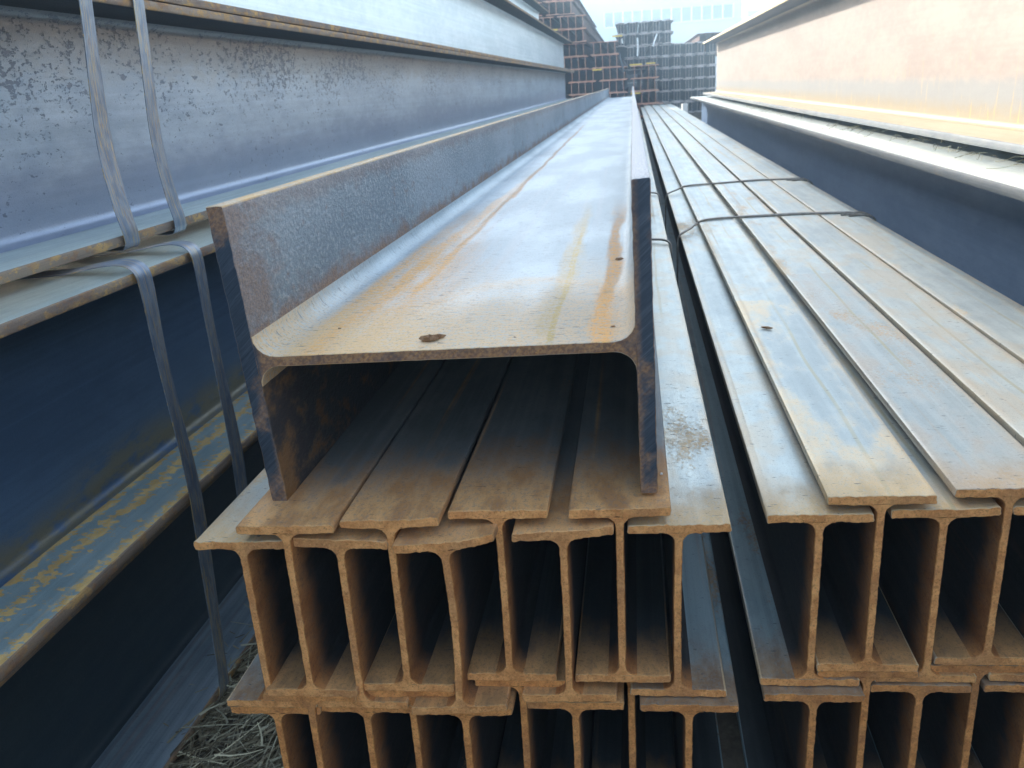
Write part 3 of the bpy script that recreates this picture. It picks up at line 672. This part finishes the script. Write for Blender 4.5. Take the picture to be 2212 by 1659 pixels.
grey = [(.985, -.30, .745), (.785, -.30, .745), (.578, -.09, 1.53), (.375, -.09, 1.53), (.172, .30, 1.53), (-.025, .45, 1.53), (-.220, .45, 1.53), (-.42, .5, 1.53)]
for row, (zt, x0, x1) in enumerate(grey):
    x = x1 - .05; k = 0
    while x > x0 - .02:
        up = zt > .7
        far_beam(meG[0], x, 16.6, zt - .1905 + G + (.0122 if k % 2 else 0),
                 '%s beam from the right, %s course from the top, grey far pile' % (ORD[k], ORD[row]),
                 'beam ends in the upper grey far pile' if up else 'beam ends in the lower grey far pile')
        x -= (.052, .052, .104)[k % 3]; k += 1
for z0, z1, x0, x1, y in ((0, .26, -1.6, .5, 16.2), (0, .42, .4, 1.5, 17.4)):
    V = []; F = []; box_geo(x0, x1, y, y + .25, z0, z1, V, F)
    tag(mesh_obj('timber_sleeper', V, F, [M['timber']], smooth=False), 'timber bearer under the %s far pile' % ('brown' if x1 < 1 else 'grey'), 'timber')
# small pile peeping over the right girder
me3 = simple_beam_mesh(.19, .10, .012, .008, 6, M['bgrust'], None)
for r in range(2):
    for i in range(5):
        far_beam(me3, 1.26 + .108 * i, 17.4, .57 + .0 - .19 * r + .0 + G, '%s beam from the left in the %s course of the small far pile' % (ORD[i], ('top', 'lower')[r]), 'beam ends in the small far pile on the right')
# added dark slabs that block the light showing through the far beam cells
ss = thing('added_backing_stack', 'dark slab backing added behind the far piles to block light through them', 'added backing', (0, 28.5, 0))
for r in range(7):
    V = []; F = []; sh = random.uniform(-.1, .1); box_geo(-2.6 + sh, 2.4 + sh, sh, 2 + sh, r * .25 + (.002 if r else 0), r * .25 + .24, V, F)
    o = mesh_obj('slab', V, F, [M['bgdark']], ss, smooth=False); o['seed'] = r * .7
# yellow painted tags on far ends
for i, (x, z, wd, y) in enumerate([(-.23, .70, .16, 14.9), (.06, .255, .20, 15.05), (-.57, .215, .15, 15.05), (.30, .262, .15, 15.1), (-1.25, .86, .14, 14.85), (.05, -.19, .16, 15.1)]):
    V = []; F = []; box_geo(-wd / 2, wd / 2, -.004, .0, -.012, .012, V, F)
    o = mesh_obj('yellow_tag', V, F, [M['yellow']], smooth=False); o.location = (x, y - .12, z + G - .005); o['seed'] = i
    tag(o, 'yellow strip on the brown far pile, %s' % ('topmost centre', 'in the middle, left of the double strip', 'low on the left', 'in the middle, right half of the double strip', 'on the raised block at the left', 'lowest, above the far end of the big beam')[i], 'tag')
# loose bars and strips leaning from the far piles
for i, (pts, rr, lab) in enumerate([
    ([(.09, 14.7, .64), (.095, 14.66, .50), (.085, 14.65, .37)], .012, 'pale steel strip hanging down in front of the far grey pile, long one'),
    ([(.42, 15.6, .72), (.38, 15.5, .62), (.35, 15.4, .53)], .012, 'pale slanting strip on the upper far grey pile'),
    ([(.49, 15.6, .66), (.46, 15.5, .60), (.44, 15.4, .55)], .008, 'thin brown slanting strip on the upper far grey pile'),
    ([(-.16, 15.0, .66), (-.155, 15, .62), (-.15, 15, .59)], .010, 'short pale strip stub at the left of the far grey pile'),
    ([(-.20, 14.6, .44), (-.13, 14.6, .15)], .014, 'grey slanting bar between the brown and the grey far piles')]):
    V = []; F = []; tube(g(*pts), rr, V, F, 6)
    o = mesh_obj('steel_strip', V, F, [M['mull'] if i in (0, 1, 3) else M['bggrey']]); o['seed'] = i
    tag(o, lab, 'steel strip')
# stake between the right stack and the dark girder
V = []; F = []; box_geo(-.035, .035, -.03, .03, 0, G - .33, V, F)
o = mesh_obj('timber_stake', V, F, [M['chip']], smooth=False); o.location = (.70 + .02, 8.6, 0); o.rotation_euler = (0, 0, .3); o['seed'] = 2
o.location = (.69, 12.2, 0)
tag(o, 'pale stake standing at the far end between the right stack and the girder', 'stake')

# ------------------------------------------------------------------ buildings behind
shed = thing('industrial_shed', 'pale blue white shed with a long band of windows behind the far piles', 'building', (0, 57, 0))
ang = math.atan2(-6, 8.6)
def wall_pt(u): return (-8 + u * .0, 0)
V = []; F = []
x0, x1 = -9.0, 6.55
def yw(x): return 3.0 - (x + 1.7) * .75 / 1.0 * .55          # the wall swings nearer towards the right
def quad_slab(xa, xb, za, zb, off, th, V, F):
    b = len(V); ya, yb = yw(xa) - off, yw(xb) - off
    (za0, za1), (zb0, zb1) = za, zb
    V += [(xa, ya, za0), (xb, yb, zb0), (xb, yb, zb1), (xa, ya, za1), (xa, ya + th, za0), (xb, yb + th, zb0), (xb, yb + th, zb1), (xa, ya + th, za1)]
    F += [tuple(b + i for i in f) for f in ((0, 1, 2, 3), (5, 4, 7, 6), (3, 2, 6, 7), (0, 4, 5, 1), (0, 3, 7, 4), (1, 5, 6, 2))]
quad_slab(x0, x1, (0, 9.5), (0, 9.5), 0, 12, V, F)
o = mesh_obj('wall', V, F, [M['white']], shed, smooth=False); o['seed'] = .3
zt = lambda x: 4.24 - (x + 1.74) * .033 + G; zb = lambda x: 3.40 - (x + 1.74) * .020 + G
u = -1.74; pitch = .60
V = []; F = []
quad_slab(u, u + pitch * 13, (zb(u) - .08, zb(u)), (zb(u + pitch * 13) - .08, zb(u + pitch * 13)), .10, .08, V, F); mesh_obj('window_sill', V, F, [M['mull']], shed, smooth=False)
for i in range(13):
    xa = u + pitch * i; V = []; F = []
    quad_slab(xa + .045, xa + pitch - .045, (zb(xa), zt(xa)), (zb(xa + pitch), zt(xa + pitch)), .03, .02, V, F)
    o = mesh_obj('window', V, F, [M['pane']], shed, smooth=False); o['seed'] = i * .7
for i in range(14):
    xa = u + pitch * i; V = []; F = []
    quad_slab(xa - .05, xa + .05, (zb(xa) + .0, zt(xa) + .06), (zb(xa) + .0, zt(xa) + .06), .12, .1, V, F)
    o = mesh_obj('mullion', V, F, [M['mull']], shed, smooth=False); o['seed'] = i * .3
bb = thing('salmon_building', 'salmon rendered building with a pale eave beyond the right end of the shed', 'building', (13, 68, 0))
V = []; F = []; box_geo(-4.6, 6, 0, 8, 0, 5.0, V, F); mesh_obj('wall', V, F, [M['brick']], bb, smooth=False)
V = []; F = []; box_geo(-4.8, 6.2, -.3, 8.3, 5.003, 5.3, V, F); mesh_obj('roof', V, F, [M['mull']], bb, smooth=False)

# ------------------------------------------------------------------ haze
V = []; F = []; box_geo(-40, 40, -12, 110, -1.0, 12.0, V, F)
hz = mesh_obj('haze', V, F, [], smooth=False); hz['kind'] = 'stuff'
hm = bpy.data.materials.new('pale air'); hm.use_nodes = True; hn = hm.node_tree; hn.nodes.clear()
pv = hn.nodes.new('ShaderNodeVolumePrincipled'); ho = hn.nodes.new('ShaderNodeOutputMaterial'); hn.links.new(pv.outputs[0], ho.inputs['Volume'])
pv.inputs['Color'].default_value = (.60, .82, 1, 1); pv.inputs['Density'].default_value = HAZE; pv.inputs['Anisotropy'].default_value = .3
hz.data.materials.append(hm)
